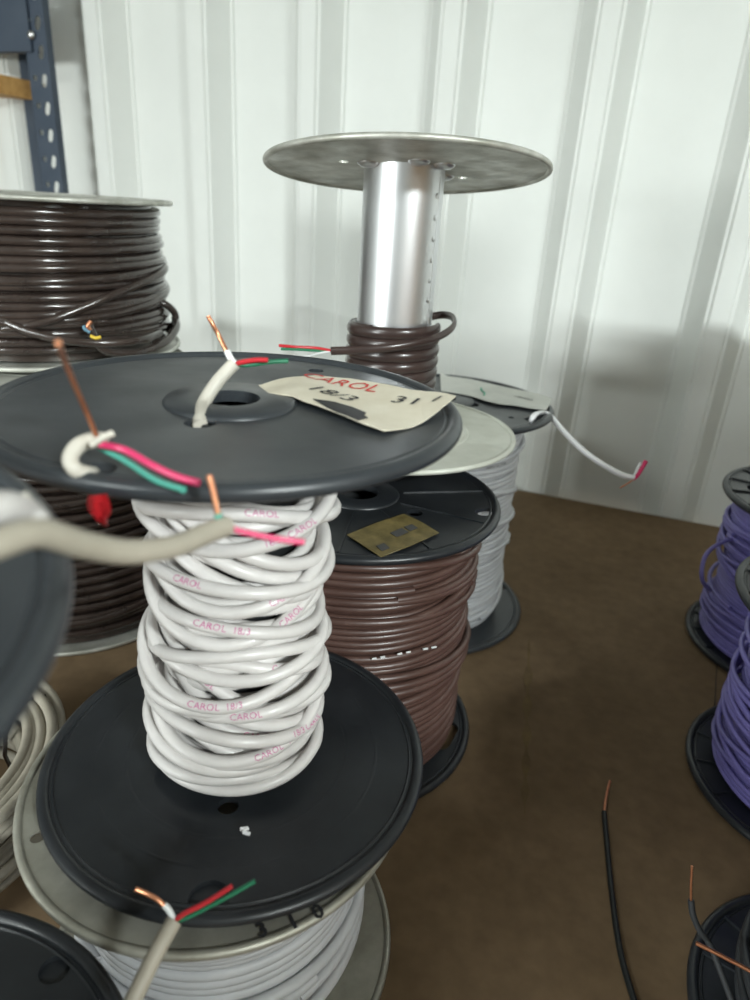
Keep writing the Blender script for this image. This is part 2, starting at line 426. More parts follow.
    bm = bmesh.new(); plate(bm, [[(v.x, v.y) for v in lp]], .0006, zl)
    # lift the right-hand end over the rim
    dice(bm, .004); bend(bm)
    lb = obj('paper_label', bm, 'paper_buff', t, root=t, smooth=False, label='torn buff paper label')
    def flat_text(txt, px, py, px2, py2, size, mname, bold, name, squash=1., shear=0., mirror=False):
        a = at_z(px, py, zl+.0008); b = at_z(px2, py2, zl+.0008); d = (b-a).normalized(); n_ = Vector((0, 0, 1)).cross(d)
        b2 = text_mesh(txt, size, bold); c = a.lerp(b, .5)
        for v in b2.verts: v.co = c + d*((v.co.x+shear*v.co.y)*squash) + n_*v.co.y
        dice(b2, .003); bend(b2); return b2
    merge_b = flat_text('CAROL', 309, 376, 374, 390, .0150, 'ink_red', 0, '', .9)
    obj('brand_lettering', merge_b, 'ink_red', lb, root=t, smooth=False, label='red printed CAROL')
    b2 = flat_text('18/3', 308, 389, 358, 401, .0150, 'ink_black', 0, '', 1.0)
    merge(b2, flat_text('31', 396, 401, 418, 405, .0130, 'ink_black', 0, '', 1.15))
    merge(b2, flat_text('I', 430, 404, 442, 407, .0110, 'ink_black', 0, ''))
    obj('handwriting', b2, 'ink_black', lb, root=t, smooth=False, label='black handwritten 18/3 and 31')
    sc = [(313, 403), (334, 405), (352, 409), (366, 414), (364, 418), (368, 420), (358, 424), (348, 420), (336, 416), (326, 411)]
    bm = bmesh.new(); q = [at_z(x, y, 0) for x, y in sc]; q = [at_z(x, y, zl+.0006) for x, y in sc]
    plate(bm, [[(v.x, v.y) for v in q]], .0002, zl+.0006); dice(bm, .003); bend(bm)
    obj('marker_scribble', bm, 'ink_black', lb, root=t, smooth=False, label='black marker scribble')
    return t
hero_root = hero()
# scrap of paper filler lying on the lower flange
sb = bmesh.new()
for a, b in (((240, 829), (248, 828)), ((248, 828), (243, 832)), ((243, 832), (250, 834))):
    add_tube(sb, [at_z(*a, -.2705), at_z(*b, -.2705)], .0009, 6)
tag(obj('plastic_scrap', sb, 'white_hank'), 'tiny bent white scrap lying on the black lower flange of the white cable spool', 'scrap')

# ================================================================== SILVER SPOOL UNDER IT
def silver_under(loc, top, Rr, label, wname='white_hookup', marks=True, wire_r=.077, fm='galvanised_worn'):
    t = empty('wire_spool', loc, label, 'wire spool')
    h = top-loc[2]
    bm = bmesh.new(); metal_flange(bm, Rr, .0025, up=1); obj('bottom_flange', bm, fm, t)
    bm = bmesh.new()
    hs = flange_holes(loc, top, [(37, 834, .0035)]) if marks else ()
    metal_flange(bm, Rr, h-.0025, holes=hs, up=1); tf = obj('top_flange', bm, fm, t)
    bm = bmesh.new(); barrel(bm, .030, .003, h-.003); obj('barrel', bm, 'galvanised', t)
    winding('wire', wname, t, wire_r, .005, h-.005, 19, .0032, rj=.0012, zj=.0012, seed=5, extra=5)
    if marks:
        zl = top-.0003
        for tx, px, py in (('3', 262, 930), ('1', 293, 922), ('0', 318, 912)):
            c = at_z(px, py, zl); d = (at_z(px+10, py-5, zl)-c).normalized(); n_ = Vector((0, 0, 1)).cross(d)
            b3 = text_mesh(tx, .0095, .0003)
            for v in b3.verts: v.co = c+d*v.co.x+n_*v.co.y
            obj('handwriting', b3, 'ink_black', tf, root=t, smooth=False, label='black handwritten digit')
    return t
silver_under((-.0731, .2785, -H), -.2825, .0998, 'silver metal spool of white wire standing under the black spool of tangled white cable')

# ================================================================== NEAR LEFT SPOOL (blurred)
def near_left():
    base = Vector((-.157, .098, -.2895)); top = Vector((-.1595, .0932, -.0758)); n = (top-base)
    t = empty('wire_spool', base, 'black plastic spool at the left edge, nearest the camera, loosely wound with cream cable', 'wire spool', n=(0, 0, 1))
    h = n.length
    Mt = Matrix.Translation(top-base) @ Vector((0, 0, 1)).rotation_difference(Vector((.0839, -.048, 1))).to_matrix().to_4x4()
    bm = bmesh.new(); black_flange(bm, .1015, 0, t=.0055, lip=.004, M=Mt); obj('top_flange', bm, 'black_plastic_scuffed', t)
    bm = bmesh.new()
    p = at_z(55, 972, -.2865)-base
    black_flange(bm, .0985, .003, holes=[circ(p.x, p.y, .0058)], lip=.004, hub=False); add_lathe(bm, [(0, .0018), (.0062, .0018)], 20, closed=False, c=(p.x, p.y, 0)); obj('bottom_flange', bm, 'black_plastic', t)
    bm = bmesh.new(); barrel(bm, .028, .004, h-.004); obj('barrel', bm, 'black_plastic_dull', t)
    # loose cream loops
    rnd = random.Random(4); bm = bmesh.new(); P = []
    specs = []
    for k in range(20):
        u = k/19
        specs.append((.018+.150*u, rnd.uniform(.004, .016), rnd.uniform(-2.2, -.4), .046+.004*u+rnd.uniform(-.006, .003), rnd.uniform(-.003, .003)))
    for k in range(19):
        a, b = specs[k], specs[k+1]
        for i in range(60):
            g = i/60; g = g*g*(3-2*g); th = 2*PI*i/60+2.2
            z = a[0]*(1-g)+b[0]*g + a[1]*(1-g)*math.sin(th-a[2]) + b[1]*g*math.sin(th-b[2])
            r = a[3]*(1-g)+b[3]*g
            P.append(Vector((r*math.cos(th)+a[4]*(1-g)+b[4]*g, r*math.sin(th), min(max(z, .011), h-.020))))
    add_tube(bm, P, .0034, 10)
    add_lathe(bm, [(.036, .006), (.036, h-.022)], 48, closed=False)
    obj('cable', bm, 'cream_jacket_shaded', t)
    q = [at_d(-90, 585, .120), at_d(-45, 562, .124), at_d(0, 543, .130), at_d(40, 533, .138), at_d(85, 545, .150), at_d(130, 552, .163), at_d(175, 546, .178), at_d(205, 534, .189), at_d(226, 526, .197)]
    ce = wire('cable_end', 'cream_jacket_shaded', t, q, .0031, label='long cream cable end reaching across to the white cable')
    e = at_d(224, 526, .196)
    wire('teal_conductor', 'teal_insulation', t, [e, at_d(219, 522, .195), at_d(218, 513, .194)], .0011, parent=ce)
    wire('copper_conductor', 'copper', t, [at_d(218, 515, .194), at_d(214, 494, .193), at_d(209, 475, .192)], .0009, parent=ce)
    wire('pink_conductor', 'pink_insulation', t, [e, at_d(240, 531, .198), at_d(262, 536, .200), at_d(285, 540, .202), at_d(304, 542, .204)], .0010, parent=ce)
    q = [at_d(-70, 560, .125), at_d(-35, 520, .130), at_d(0, 508, .138), at_d(22, 512, .148), at_d(36, 527, .150)]
    c2 = wire('cable_end', 'white_jacket', t, q, .0036, label='blurred white cable bent over the top flange')
    wire('jacket_flap', 'grey_white_jacket', t, [at_d(24, 495, .160), at_d(34, 506, .159), at_d(46, 517, .158)], .0011, parent=c2)
    # cable end standing up by the lower flange
    q = [at_d(118, 1030, .235), at_d(138, 990, .240), at_d(156, 953, .247), at_d(174, 921, .254)]
    ce = wire('cable_end', 'cream_jacket_shaded', t, q, .0031, label='stripped cable end rising beside the lower flange')
    e = at_d(173, 922, .254)
    wire('copper_conductor', 'copper', t, [at_d(165, 907, .254), at_d(158, 900, .254), at_d(147, 894, .254), at_d(135, 889, .253)], .0009, parent=ce)
    wire('white_conductor', 'clear_white', t, [e, at_d(172, 916, .254), at_d(168, 909, .254), at_d(164, 905, .254)], .0012, parent=ce)
    wire('red_conductor', 'red_insulation', t, [e, at_d(185, 913, .254), at_d(205, 903, .255), at_d(232, 886, .256)], .0010, parent=ce)
    wire('green_conductor', 'green_insulation', t, [e, at_d(190, 916, .2545), at_d(225, 898, .256), at_d(255, 881, .258)], .0009, parent=ce)
near_left()
silver_under((-.160, .094, -H), -.2905, .088, 'dark flanged spool hidden beneath the near cream cable spool at the left edge', marks=False, wire_r=.066, fm='black_plastic_dull', wname='black_jacket')

# ================================================================== REDDISH-BROWN SPOOL
def brown():
    base = Vector((-.0118, .4755, -H+.0008)); zt = -.2024; h = zt-base.z; Rr = .1055
    t = empty('wire_spool', base, 'black flanged spool packed with reddish-brown cable, faded amber sticker on top', 'wire spool')
    def P(px, py, z): v = at_z(px, py, z)-base; return v.x, v.y
    bm = bmesh.new()
    a = P(486, 511, zt+.002); b = P(415, 512, zt+.002); c = P(362, 497, zt+.002)
    black_flange(bm, Rr, h, holes=[slot(a[0], a[1], .0058, .006, .6), circ(b[0], b[1], .0055)], hub=True, arbor=.0145)
    for k in range(10):
        b2 = bmesh.new(); add_box(b2, (Rr*.62, 0, h+.0018), (Rr*.60, .0016, .0012)); b2.transform(Matrix.Rotation(2*PI*(k+.35)/10, 4, 'Z')); merge(bm, b2)
    obj('top_flange', bm, 'black_plastic', t)
    bm = bmesh.new(); a = P(444, 736, -H+.004)
    black_flange(bm, Rr, .003, holes=[slot(a[0], a[1], .0085, .020, 1.15)], hub=False); obj('bottom_flange', bm, 'black_plastic', t)
    bm = bmesh.new(); barrel(bm, .034, .004, h-.002); obj('barrel', bm, 'black_plastic_dull', t)
    w, Pth = winding('cable', 'red_brown_jacket', t, .0905, .006, h-.004, 36, .0030, rj=.0012, zj=.0022, seed=12, extra=9)
    # white dashes printed on one turn
    bm = bmesh.new()
    for k in range(9):
        px, py = 372+8.5*k, 659-1.6*k
        v = at_z(px, py, -.318)   # direction only; put on the wound surface
        d = ray(px, py); A = d.x**2+d.y**2; B = -2*(d.x*base.x+d.y*base.y); r_ = .0915; Cc = base.x**2+base.y**2-r_*r_
        s_ = (-B-math.sqrt(max(0, B*B-4*A*Cc)))/(2*A); v = d*s_
        d2 = ray(px+4.5, py-.9); A = d2.x**2+d2.y**2; B = -2*(d2.x*base.x+d2.y*base.y)
        s2 = (-B-math.sqrt(max(0, B*B-4*A*Cc)))/(2*A); v2 = d2*s2
        if k % 3 != 2: add_tube(bm, [v, v.lerp(v2, .5), v2], .0007, 6)
    obj('printed_marks', bm, 'clear_white', w, root=t, label='white printed dashes on the brown jacket')
    out = [(347, 535), (376, 523), (404, 514), (423, 523), (439, 533), (410, 546), (381, 557), (364, 546)]
    q = [at_z(x, y, zt+.0034) for x, y in out]; bm = bmesh.new(); plate(bm, [[(v.x, v.y) for v in q]], .0005, zt+.0034)
    s_ = obj('sticker', bm, 'sticker_amber', t, root=t, smooth=False, label='faded amber sticker')
    bm = bmesh.new()
    def quad(a, b, c, d):
        vs = [at_z(*p, zt+.0040) for p in (a, b, c, d)]; plate(bm, [[(v.x, v.y) for v in vs]], .0002, zt+.0040)
    quad((376, 546), (384, 543), (390, 548), (382, 551))
    quad((390, 533), (402, 528), (409, 532), (397, 537)); quad((404, 527), (412, 524), (418, 528), (410, 531))
    obj('printed_marks', bm, 'ink_grey', s_, root=t, smooth=False, label='dark printed blocks')
brown()

# ================================================================== WHITE SPOOL AT THE BACK
def white_back():
    base = Vector((.0625, .6780, -H+.0008)); zt = -.1790; h = zt-base.z; Rr = .1095
    t = empty('wire_spool', base, 'black flanged spool of fine white wire at the back, torn white label on top', 'wire spool')
    def P(px, py, z): v = at_z(px, py, z)-base; return v.x, v.y
    bm = bmesh.new(); a = P(531, 419, zt+.002); b = P(471, 404, zt+.002); c = P(511, 417, zt+.002)
    black_flange(bm, Rr, h, holes=[circ(a[0], a[1], .0060), circ(b[0], b[1], .0080), circ(c[0], c[1], .0030)], lip=.0032); obj('top_flange', bm, 'black_plastic_scuffed', t)
    bm = bmesh.new(); a = P(503, 588, -H+.004)
    black_flange(bm, Rr, .003, holes=[circ(a[0], a[1], .0055)], hub=False); obj('bottom_flange', bm, 'black_plastic_scuffed', t)
    bm = bmesh.new(); barrel(bm, .034, .004, h-.002); obj('barrel', bm, 'black_plastic_dull', t)
    w, Pt = winding('wire', 'white_hookup', t, .0825, .006, h-.004, 42, .0026, rj=.0009, zj=.0018, seed=31, extra=6)
    bm = bmesh.new()
    for kk, fr in ((38, .83), (34, .86), (29, .82), (25, .87), (20, .84)):
        wrap_text(bm, Pt, int((kk+fr)*56), 'AWG 16 TYPE', .0040, .0027, lambda p: (Vector((p.x, p.y, 0)).normalized()+Vector((0, 0, .3))).normalized(), .00005)
    obj('printed_lettering', bm, 'ink_grey', w, smooth=False, label='small dark print along the white wire')
    zl = zt+.0042
    out = [(440, 372), (447, 376), (470, 379), (500, 386), (524, 391), (540, 394), (552, 399), (549, 406), (546, 410), (530, 408), (512, 405), (499, 404), (486, 401), (474, 397), (462, 394), (441, 391)]
    q = [at_z(x, y, zl) for x, y in out]; bm = bmesh.new(); plate(bm, [[(v.x, v.y) for v in q]], .0006, zl)
    lb = obj('paper_label', bm, 'paper_white', t, root=t, smooth=False, label='torn white paper label')
    bm = bmesh.new()
    add_tube(bm, [at_z(481, 388, zl+.0008), at_z(482, 391, zl+.0008), at_z(485, 393, zl+.0008), at_z(484, 395, zl+.0008)], .0008, 6)
    obj('green_scrawl', bm, 'ink_green', lb, root=t, label='short green pen marks')
    b2 = text_mesh('18000', .0085, .0001); c = at_z(523, 398, zl+.0006); d = (at_z(529, 399.4, zl+.0006)-c).normalized(); n_ = Vector((0, 0, 1)).cross(d)
    for v in b2.verts: v.co = c+d*v.co.x+n_*v.co.y
    obj('lettering', b2, 'ink_black', lb, root=t, smooth=False)
    q = [at_z(531, 421, zt-.008), at_z(531, 420, zt+.004), at_z(536, 414, zt+.009), at_d(544, 413, .667), at_d(553, 419, .66), at_d(566, 434, .655), at_d(586, 453, .65), at_d(607, 467, .645), at_d(622, 475, .643), at_d(634, 478, .642)]
    ce = wire('cable_end', 'white_hank', t, q, .0034, label='white flat lead hanging over the edge', n=10, sx=1., sy=.6)
    wire('red_conductor', 'pink_insulation', t, [at_d(633, 479, .642), at_d(638, 474, .642), at_d(643, 466, .642), at_d(646, 461, .642)], .0022, parent=ce)
    wire('copper_conductor', 'copper', t, [at_d(635, 478, .642), at_d(630, 482, .642), at_d(620, 488, .642)], .0007, parent=ce)
    wire('white_conductor', 'clear_white', t, [at_d(634, 477, .642), at_d(638, 468, .642), at_d(641, 463, .641)], .0014, parent=ce)
white_back()

# ================================================================== TALL SILVER SPOOL
def tall():
    base = Vector((.0062, .5585, -.1755)); top = Vector((.0078, .5585, .0240)); Rr = .108
    t = empty('wire_spool', base, 'tall nearly empty silver spool, shiny barrel with a few turns of dark brown cable', 'wire spool')
    n = Vector((-.025, .130, 1)); Mt = Matrix.Translation(top-base) @ Vector((0, 0, 1)).rotation_difference(n).to_matrix().to_4x4()
    bm = bmesh.new(); metal_flange(bm, .1045, 0, up=-1, rings=(), M=Mt, holes=[circ(.05*math.cos(a), .05*math.sin(a), .004) for a in (.5, 3.6)]); obj('top_flange', bm, 'galvanised', t)
    bm = bmesh.new(); metal_flange(bm, Rr, .0022, up=1); obj('bottom_flange', bm, 'galvanised_pale', t)
    bm = bmesh.new(); hh = top.z-base.z; rb = .0298; add_lathe(bm, [(rb, .003), (rb, hh+.003), (rb-.0015, hh+.003), (rb-.0015, .003)], 72)
    bl = obj('barrel', bm, 'bright_tin', t, label='bright tin barrel')
    # seam with dimples down the right side and tabs at the top
    bm = bmesh.new()
    a = -.62
    for k in range(6):
        z = .11+.0145*k; add_lathe(bm, [(.0, .0006), (.0012, .0005), (.0022, 0)], 10, closed=False, M=Matrix.Translation((rb*math.cos(a), rb*math.sin(a), z)) @ Matrix.Rotation(a, 4, 'Z') @ Matrix.Rotation(PI/2, 4, 'Y'))
    a2 = a+.10
    add_tube(bm, [Vector((rb*math.cos(a2), rb*math.sin(a2), .085)), Vector((rb*math.cos(a2), rb*math.sin(a2), hh-.004))], .0005, 6)
    obj('seam', bm, 'bright_tin', bl)
    for a in (-1.35, -.75, .6, 2.2, 3.8):
        bm = bmesh.new(); c = Vector((.035*math.cos(a), .035*math.sin(a), -.0016)); add_lathe(bm, [(0, -.0022), (.0050, -.0016), (.0075, 0), (.0078, .001)], 16, closed=False, M=Mt @ Matrix.Translation(c))
        obj('rivet_tab', bm, 'bright_tin', t)
    # flat dark-brown cable
    zc = .094
    P = winding_path(.0350, .009, zc-.006, 9.0, .0002, .0002, 3, seg=60, a0=-.2)
    bm = bmesh.new(); add_tube(bm, P, .0045, 12, sx=.55, sy=.98, up=radial)
    P2 = winding_path(.0318, .009, zc-.008, 9.5, .0002, .0004, 4, seg=60, a0=1.0); add_tube(bm, P2, .0045, 10, sx=.5, sy=.98, up=radial)
    cb = obj('cable', bm, 'tall_brown_jacket', t)
    q = [base+Vector((-.034, .012, .085)), base+Vector((-.010, .036, .088)), base+Vector((.022, .033, .089)), at_d(441, 315, .575), at_d(452, 317, .560), at_d(454, 325, .545), at_d(444, 334, .530), at_d(425, 341, .515), at_d(395, 347, .507), at_d(360, 350, .505), at_d(331, 351, .507)]
    ce = wire('cable_end', 'tall_brown_jacket', t, q, .0031, label='dark brown cable end looping round to the left', n=10, sx=1., sy=.62, up=(0, 0, 1))
    e = at_d(333, 351, .507)
    wire('red_conductor', 'red_insulation', t, [e, at_d(315, 348, .507), at_d(296, 347, .511), at_d(279, 345.5, .511)], .0012, parent=ce)
    wire('green_conductor', 'green_insulation', t, [e, at_d(315, 350.5, .507), at_d(297, 349.5, .507), at_d(281, 349, .507)], .0010, parent=ce)
    wire('white_conductor', 'clear_white', t, [e, at_d(320, 353, .507), at_d(309, 356, .513), at_d(297, 357, .513)], .0007, parent=ce)
tall()

# ================================================================== LEFT STACK, DARK BROWN
def dark(base, top, Rr, wire_r, label, turns, seed, ends=False, bulge=0.):
    base = Vector(base); h = top-base.z
    t = empty('wire_spool', base, label, 'wire spool')
    bm = bmesh.new(); metal_flange(bm, Rr, .003); obj('bottom_flange', bm, 'galvanised', t)
    bm = bmesh.new(); metal_flange(bm, Rr, h-.002); obj('top_flange', bm, 'galvanised', t)
    bm = bmesh.new(); barrel(bm, .036, .003, h-.003); obj('barrel', bm, 'galvanised_worn', t)
    w, P = winding('cable', 'dark_brown_jacket', t, wire_r, .0055, h-.0025, turns, .0040, rj=.0018, zj=.0016, seed=seed, extra=5, bulge=bulge)
    if ends:
        q = [at_d(175, 268+50, .70), at_d(176, 328, .68), at_d(165, 342, .65), at_d(140, 352, .62), at_d(112, 352, .600), at_d(99, 345, .592), at_d(92, 332, .586), at_d(89, 326, .584)]
        ce = wire('cable_end', 'dark_brown_jacket', t, q, .0038, label='cut cable end with coloured cores showing')
        wire('yellow_conductor', 'yellow_insulation', t, [at_d(91, 336, .581), at_d(96, 338, .580), at_d(101, 337, .581)], .0014, parent=ce)
        wire('blue_conductor', 'blue_insulation', t, [at_d(90, 332, .582), at_d(85, 329, .580), at_d(84, 326, .580)], .0016, parent=ce)
        wire('copper_conductor', 'copper', t, [at_d(90, 330, .582), at_d(88, 326, .580), at_d(91, 321, .580)], .0018, parent=ce)
        q = [at_d(150, 300, .70), at_d(163, 312, .68), at_d(174, 309, .70), at_d(176, 322, .69), at_d(166, 334, .66)]
        bm = bmesh.new()
        # slack strands crossing the front
        for q in ([at_d(158, 262, .70), at_d(165, 268, .67), at_d(155, 277, .64), at_d(120, 292, .605), at_d(80, 309, .588), at_d(45, 322, .578), at_d(10, 328, .575), at_d(-40, 330, .58)],
                  [at_d(-40, 300, .58), at_d(0, 319, .573), at_d(30, 332, .573), at_d(65, 340, .576), at_d(105, 343, .586), at_d(140, 340, .605), at_d(160, 333, .64)],
                  [at_d(148, 300, .68), at_d(163, 303, .68), at_d(174, 312, .69), at_d(175, 322, .70), at_d(168, 330, .72)]):
            add_tube(bm, spline(q, 10), .0036, 10)
        obj('loose_strand', bm, 'dark_brown_jacket', t, root=t)
dark((-.312, .649, -H), -.1520, .120, .112, 'silver flanged spool of dark brown cable at the bottom of the left stack', 26, 41)
dark((-.337, .690, -.1500), -.0105, .127, .1130, 'silver flanged spool of dark brown cable on top of the left stack', 16.5, 43, ends=True, bulge=.004)

# ================================================================== PURPLE SPOOLS
def ribbed(bm, Rr, z, up, holes=True):
    hs = []
    for k in range(8):
        a = 2*PI*(k+.5)/8
        hs.append(slot(.72*Rr*math.cos(a), .72*Rr*math.sin(a), .0042, .006, a+PI/2))
        if k % 2 == 0: hs.append(circ(.47*Rr*math.cos(a), .47*Rr*math.sin(a), .0045, 16))
    black_flange(bm, Rr, z, holes=hs if holes else (), ribs=16, up=up, lip=.0034)
def purple(base, n, h, label, seed, loop=False, wire_r=.080, mname='purple_jacket', Rr=.0955, wpart='wire', bulge=-.006):
    base = Vector(base)
    t = empty('wire_spool', base, label, 'wire spool', group='ribbed black flange spools on the right', n=n)
    bm = bmesh.new(); ribbed(bm, Rr, h, 1); obj('top_flange', bm, 'black_plastic', t)
    bm = bmesh.new(); ribbed(bm, Rr, .0035, 1, holes=seed != 3); obj('bottom_flange', bm, 'black_plastic', t)
    bm = bmesh.new(); barrel(bm, .030, .004, h); obj('barrel', bm, 'black_plastic_dull', t)
    winding(wpart, mname, t, wire_r, .007, h-.006, 40, .0021, rj=.0014, zj=.0024, seed=seed, extra=14, bulge=bulge)
    if loop:
        q = [at_d(765, 525, .70), at_d(745, 536, .69), at_d(725, 541, .675), at_d(708, 552, .66), at_d(702, 568, .655), at_d(703, 582, .66), at_d(710, 590, .68)]
        wire('loose_strand', mname, t, q, .0020)
    bm = bmesh.new(); add_lathe(bm, [(.014, h+.0030), (.0285, h+.0030), (.0285, h+.0036), (.014, h+.0036)], 32)
    obj('hub_label', bm, 'paper_white', t, smooth=False, label='white ring label round the hub hole')
    return t
purple((.4430, .6254, -H+.0044), (-.018, -.026, 1), .168, 'black ribbed spool of purple wire standing farthest back at the right edge', 1, loop=True, wire_r=.083)
purple((.3650, .4250, -H+.0040), (-.018, -.026, 1), .166, 'black ribbed spool of purple wire, second back at the right edge', 2, wire_r=.077)
t3 = purple((.2910, .2315, -H+.0005), (0, 0, 1), .150, 'black ribbed spool of slate wire in the lower right corner with bare copper ends', 3, wire_r=.072, mname='slate_jacket')
q = [at_d(735, 1010, .365), at_d(722, 975, .368), at_d(710, 945, .371), at_d(700, 931, .372), at_d(693, 915, .372), at_d(691, 900, .372)]
ce = wire('wire_end', 'slate_jacket', t3, q, .0017, label='slate wire end standing off the coil')
wire('copper_conductor', 'copper', t3, [at_d(691, 902, .372), at_d(691, 885, .371), at_d(692, 866, .370)], .0007, parent=ce)
q = [at_d(775, 985, .345), at_d(745, 968, .350), at_d(720, 955, .354), at_d(696, 943, .358)]
wire('copper_conductor', 'copper', t3, q, .0011, label='bare copper wire lying across the lower flange')

# loose coil of cream cable low down at the left edge
def coil():
    base = Vector((-.280, .325, -H)); rnd = random.Random(17)
    t = empty('cable_coil', base, 'loose coil of thick cream cable lying on the table at the left edge', 'cable coil')
    bm = bmesh.new(); P = []; sp_ = []
    N_ = 22
    for k in range(N_+1):
        lay = k//6; j = k % 6
        sp_.append((.008+.0085*lay*2+.0012*j+.010, .0585+.0047*(j if lay % 2 == 0 else 5-j)+rnd.uniform(-.003, .002), rnd.uniform(-.005, .005), rnd.uniform(-.006, .006), rnd.uniform(.001, .006), rnd.uniform(0, 6.28)))
    for k in range(N_):
        a, b = sp_[k], sp_[k+1]
        for i in range(60):
            g = i/60; g = g*g*(3-2*g); th = 2*PI*i/60+2.5
            L = lambda q: a[q]*(1-g)+b[q]*g
            z = L(0)+a[4]*(1-g)*math.sin(th-a[5])+b[4]*g*math.sin(th-b[5])
            P.append(Vector((L(2)+L(1)*math.cos(th), L(3)+L(1)*1.12*math.sin(th), max(z, .0065))))
    add_tube(bm, P, .0036, 10); obj('cable', bm, 'cream_jacket_shaded', t)
    bm = bmesh.new()
    for a in (.9, 3.6):
        pr = []
        for i in range(13):
            q = 2*PI*i/12; rr = .070+.021*math.cos(q); pr.append(Vector((rr*math.cos(a), rr*1.12*math.sin(a), .040+.036*math.sin(q))))
        add_tube(bm, pr, .0016, 6)
        obj('tie_wire', bm, 'dark_brown_jacket', t); bm = bmesh.new()
    bm.free()
coil()

# loose black wire on the table
t = empty('loose_wire', at_z(620, 920, -H), 'loose black wire lying on the bare brown table with a stripped copper tip', 'wire')
zz = -H+.0022
wire('jacket', 'black_jacket', t, [at_z(650, 1040, zz), at_z(634, 1000, zz), at_z(620, 950, zz), at_z(612, 895, zz), at_z(607, 845, zz), at_z(604, 812, zz+.001)], .0019)
wire('copper_conductor', 'copper', t, [at_z(604, 814, zz+.001), at_z(606, 798, zz+.003), at_z(610, 781, zz+.006)], .0011)

# ================================================================== TABLE
YAW = math.atan2(-.34, 1)
tv = Vector((1, -.34, 0)).normalized(); nv = Vector((.34, 1, 0)).normalized(); PT = Vector((.234, 1.036, 0)); P0 = PT + nv*.044
def wp(t_, d, z): return P0 + tv*t_ - nv*d + Vector((0, 0, z))     # on the back wall: t along, d in front
tb = empty('work_table', wp(.26, .5, -H), 'long table topped with bare brown hardboard carrying all the spools', 'table', rz=YAW)
Rw = Matrix.Rotation(math.atan2(-.34, 1), 3, 'Z')
bm = bmesh.new(); add_box(bm, wp(.26, .564, -H-.0075), (2.08, 1.04, .015), Rw, .001); top_ = obj('tabletop', bm, 'hardboard', tb, root=tb, smooth=False)
bm = bmesh.new(); lft = []; rgt = []
for k in range(30):
    y = 640+6*k; w_ = max(.5, 5*(.6+.4*math.sin(k*1.3))*min(1, k/5, (29-k)/4))
    a = at_z(529-.15*k-w_, y, -H+.0003); b = at_z(529-.15*k+w_, y, -H+.0003); lft.append((a.x, a.y)); rgt.append((b.x, b.y))
plate(bm, [lft+rgt[::-1]], .0003, -H+.0002)
obj('adhesive_streak', bm, 'ochre_streak', top_, root=tb, smooth=False, label='ochre residue streak on the board')
bm = bmesh.new(); a, b = at_z(722, 560, -H+.0002), at_z(712, 760, -H+.0002)
add_tube(bm, [a, b], .0006, 4); obj('board_seam', bm, 'seam_dark', top_, root=tb, smooth=False)
for sx in (-.72, 1.24):
    for dy in (.10, 1.02):
        bm = bmesh.new(); add_box(bm, wp(sx, dy, -H-.015-.26), (.05, .05, .52), Rw, .002); obj('leg', bm, 'navy_paint', tb, root=tb, smooth=False)
bm = bmesh.new(); add_box(bm, wp(.26, 1.05, -H-.045), (1.96, .025, .06), Rw, .001); obj('apron', bm, 'navy_paint', tb, root=tb, smooth=False)

# ================================================================== SHELVING UNIT, upper left
sh = empty('storage_shelving', wp(-1.3, .10, -H-.535), 'navy blue slotted steel shelving with an orange chipboard deck in the upper left corner', 'shelving', rz=YAW)
ZF = -H-TT/S
post_d = .10
pa = at_d(51, 0, 1.0)
# right-hand front post: an angle with two columns of punched holes
def solve(px, py, d):      # point on the plane standing d in front of the back wall
    r_ = ray(px, py); k = ((P0-nv*d).dot(nv))/r_.dot(nv); return r_*k
A = solve(28, 0, post_d); B = solve(50, 0, post_d); tA = (A-P0).dot(tv); tB = (B-P0).dot(tv)
A2 = solve(71, 183, post_d); tB2 = (A2-P0).dot(tv); print('POST', tA, tB, tB2)
tR = (tB+tB2)/2-.016; tL = tR-(tB-tA)
ztop = .62; hh = ztop-ZF
def post(tl, tr, d, name='post'):
    w = tr-tl; bm = bmesh.new(); holes = []
    zz_ = .30
    zs = []
    k = 0
    while zz_-k*.0385 > -.45: zs.append(zz_-k*.0385); k += 1
    for z in zs:
        holes.append([(w*.68+p[0], z+p[1]) for p in slot(0, 0, .0052, .009, PI/2-.25, 6)])
        holes.append(circ(w*.26, z+.004, .0042, 12))
    plate(bm, [[(0, ZF), (w, ZF), (w, ztop), (0, ztop)]] + holes, .002, 0)
    M = Matrix.Translation(wp(tl, d, 0)) @ Rw.to_4x4() @ Matrix.Rotation(PI/2, 4, 'X'); bm.transform(M)
    add_box(bm, wp(tr-.001, d-.006, (ztop+ZF)/2), (.002, .012, hh), Rw)
    return obj(name, bm, 'navy_paint', sh, root=sh, smooth=False)
post(tL, tR, post_d); post(tL-.9, tR-.9, post_d)
for tl in (tL, tL-.9):
    bm = bmesh.new(); add_box(bm, wp(tl-.10, .02, (ztop+ZF)/2), (.045, .003, hh), Rw); obj('post', bm, 'navy_paint', sh, root=sh, smooth=False)
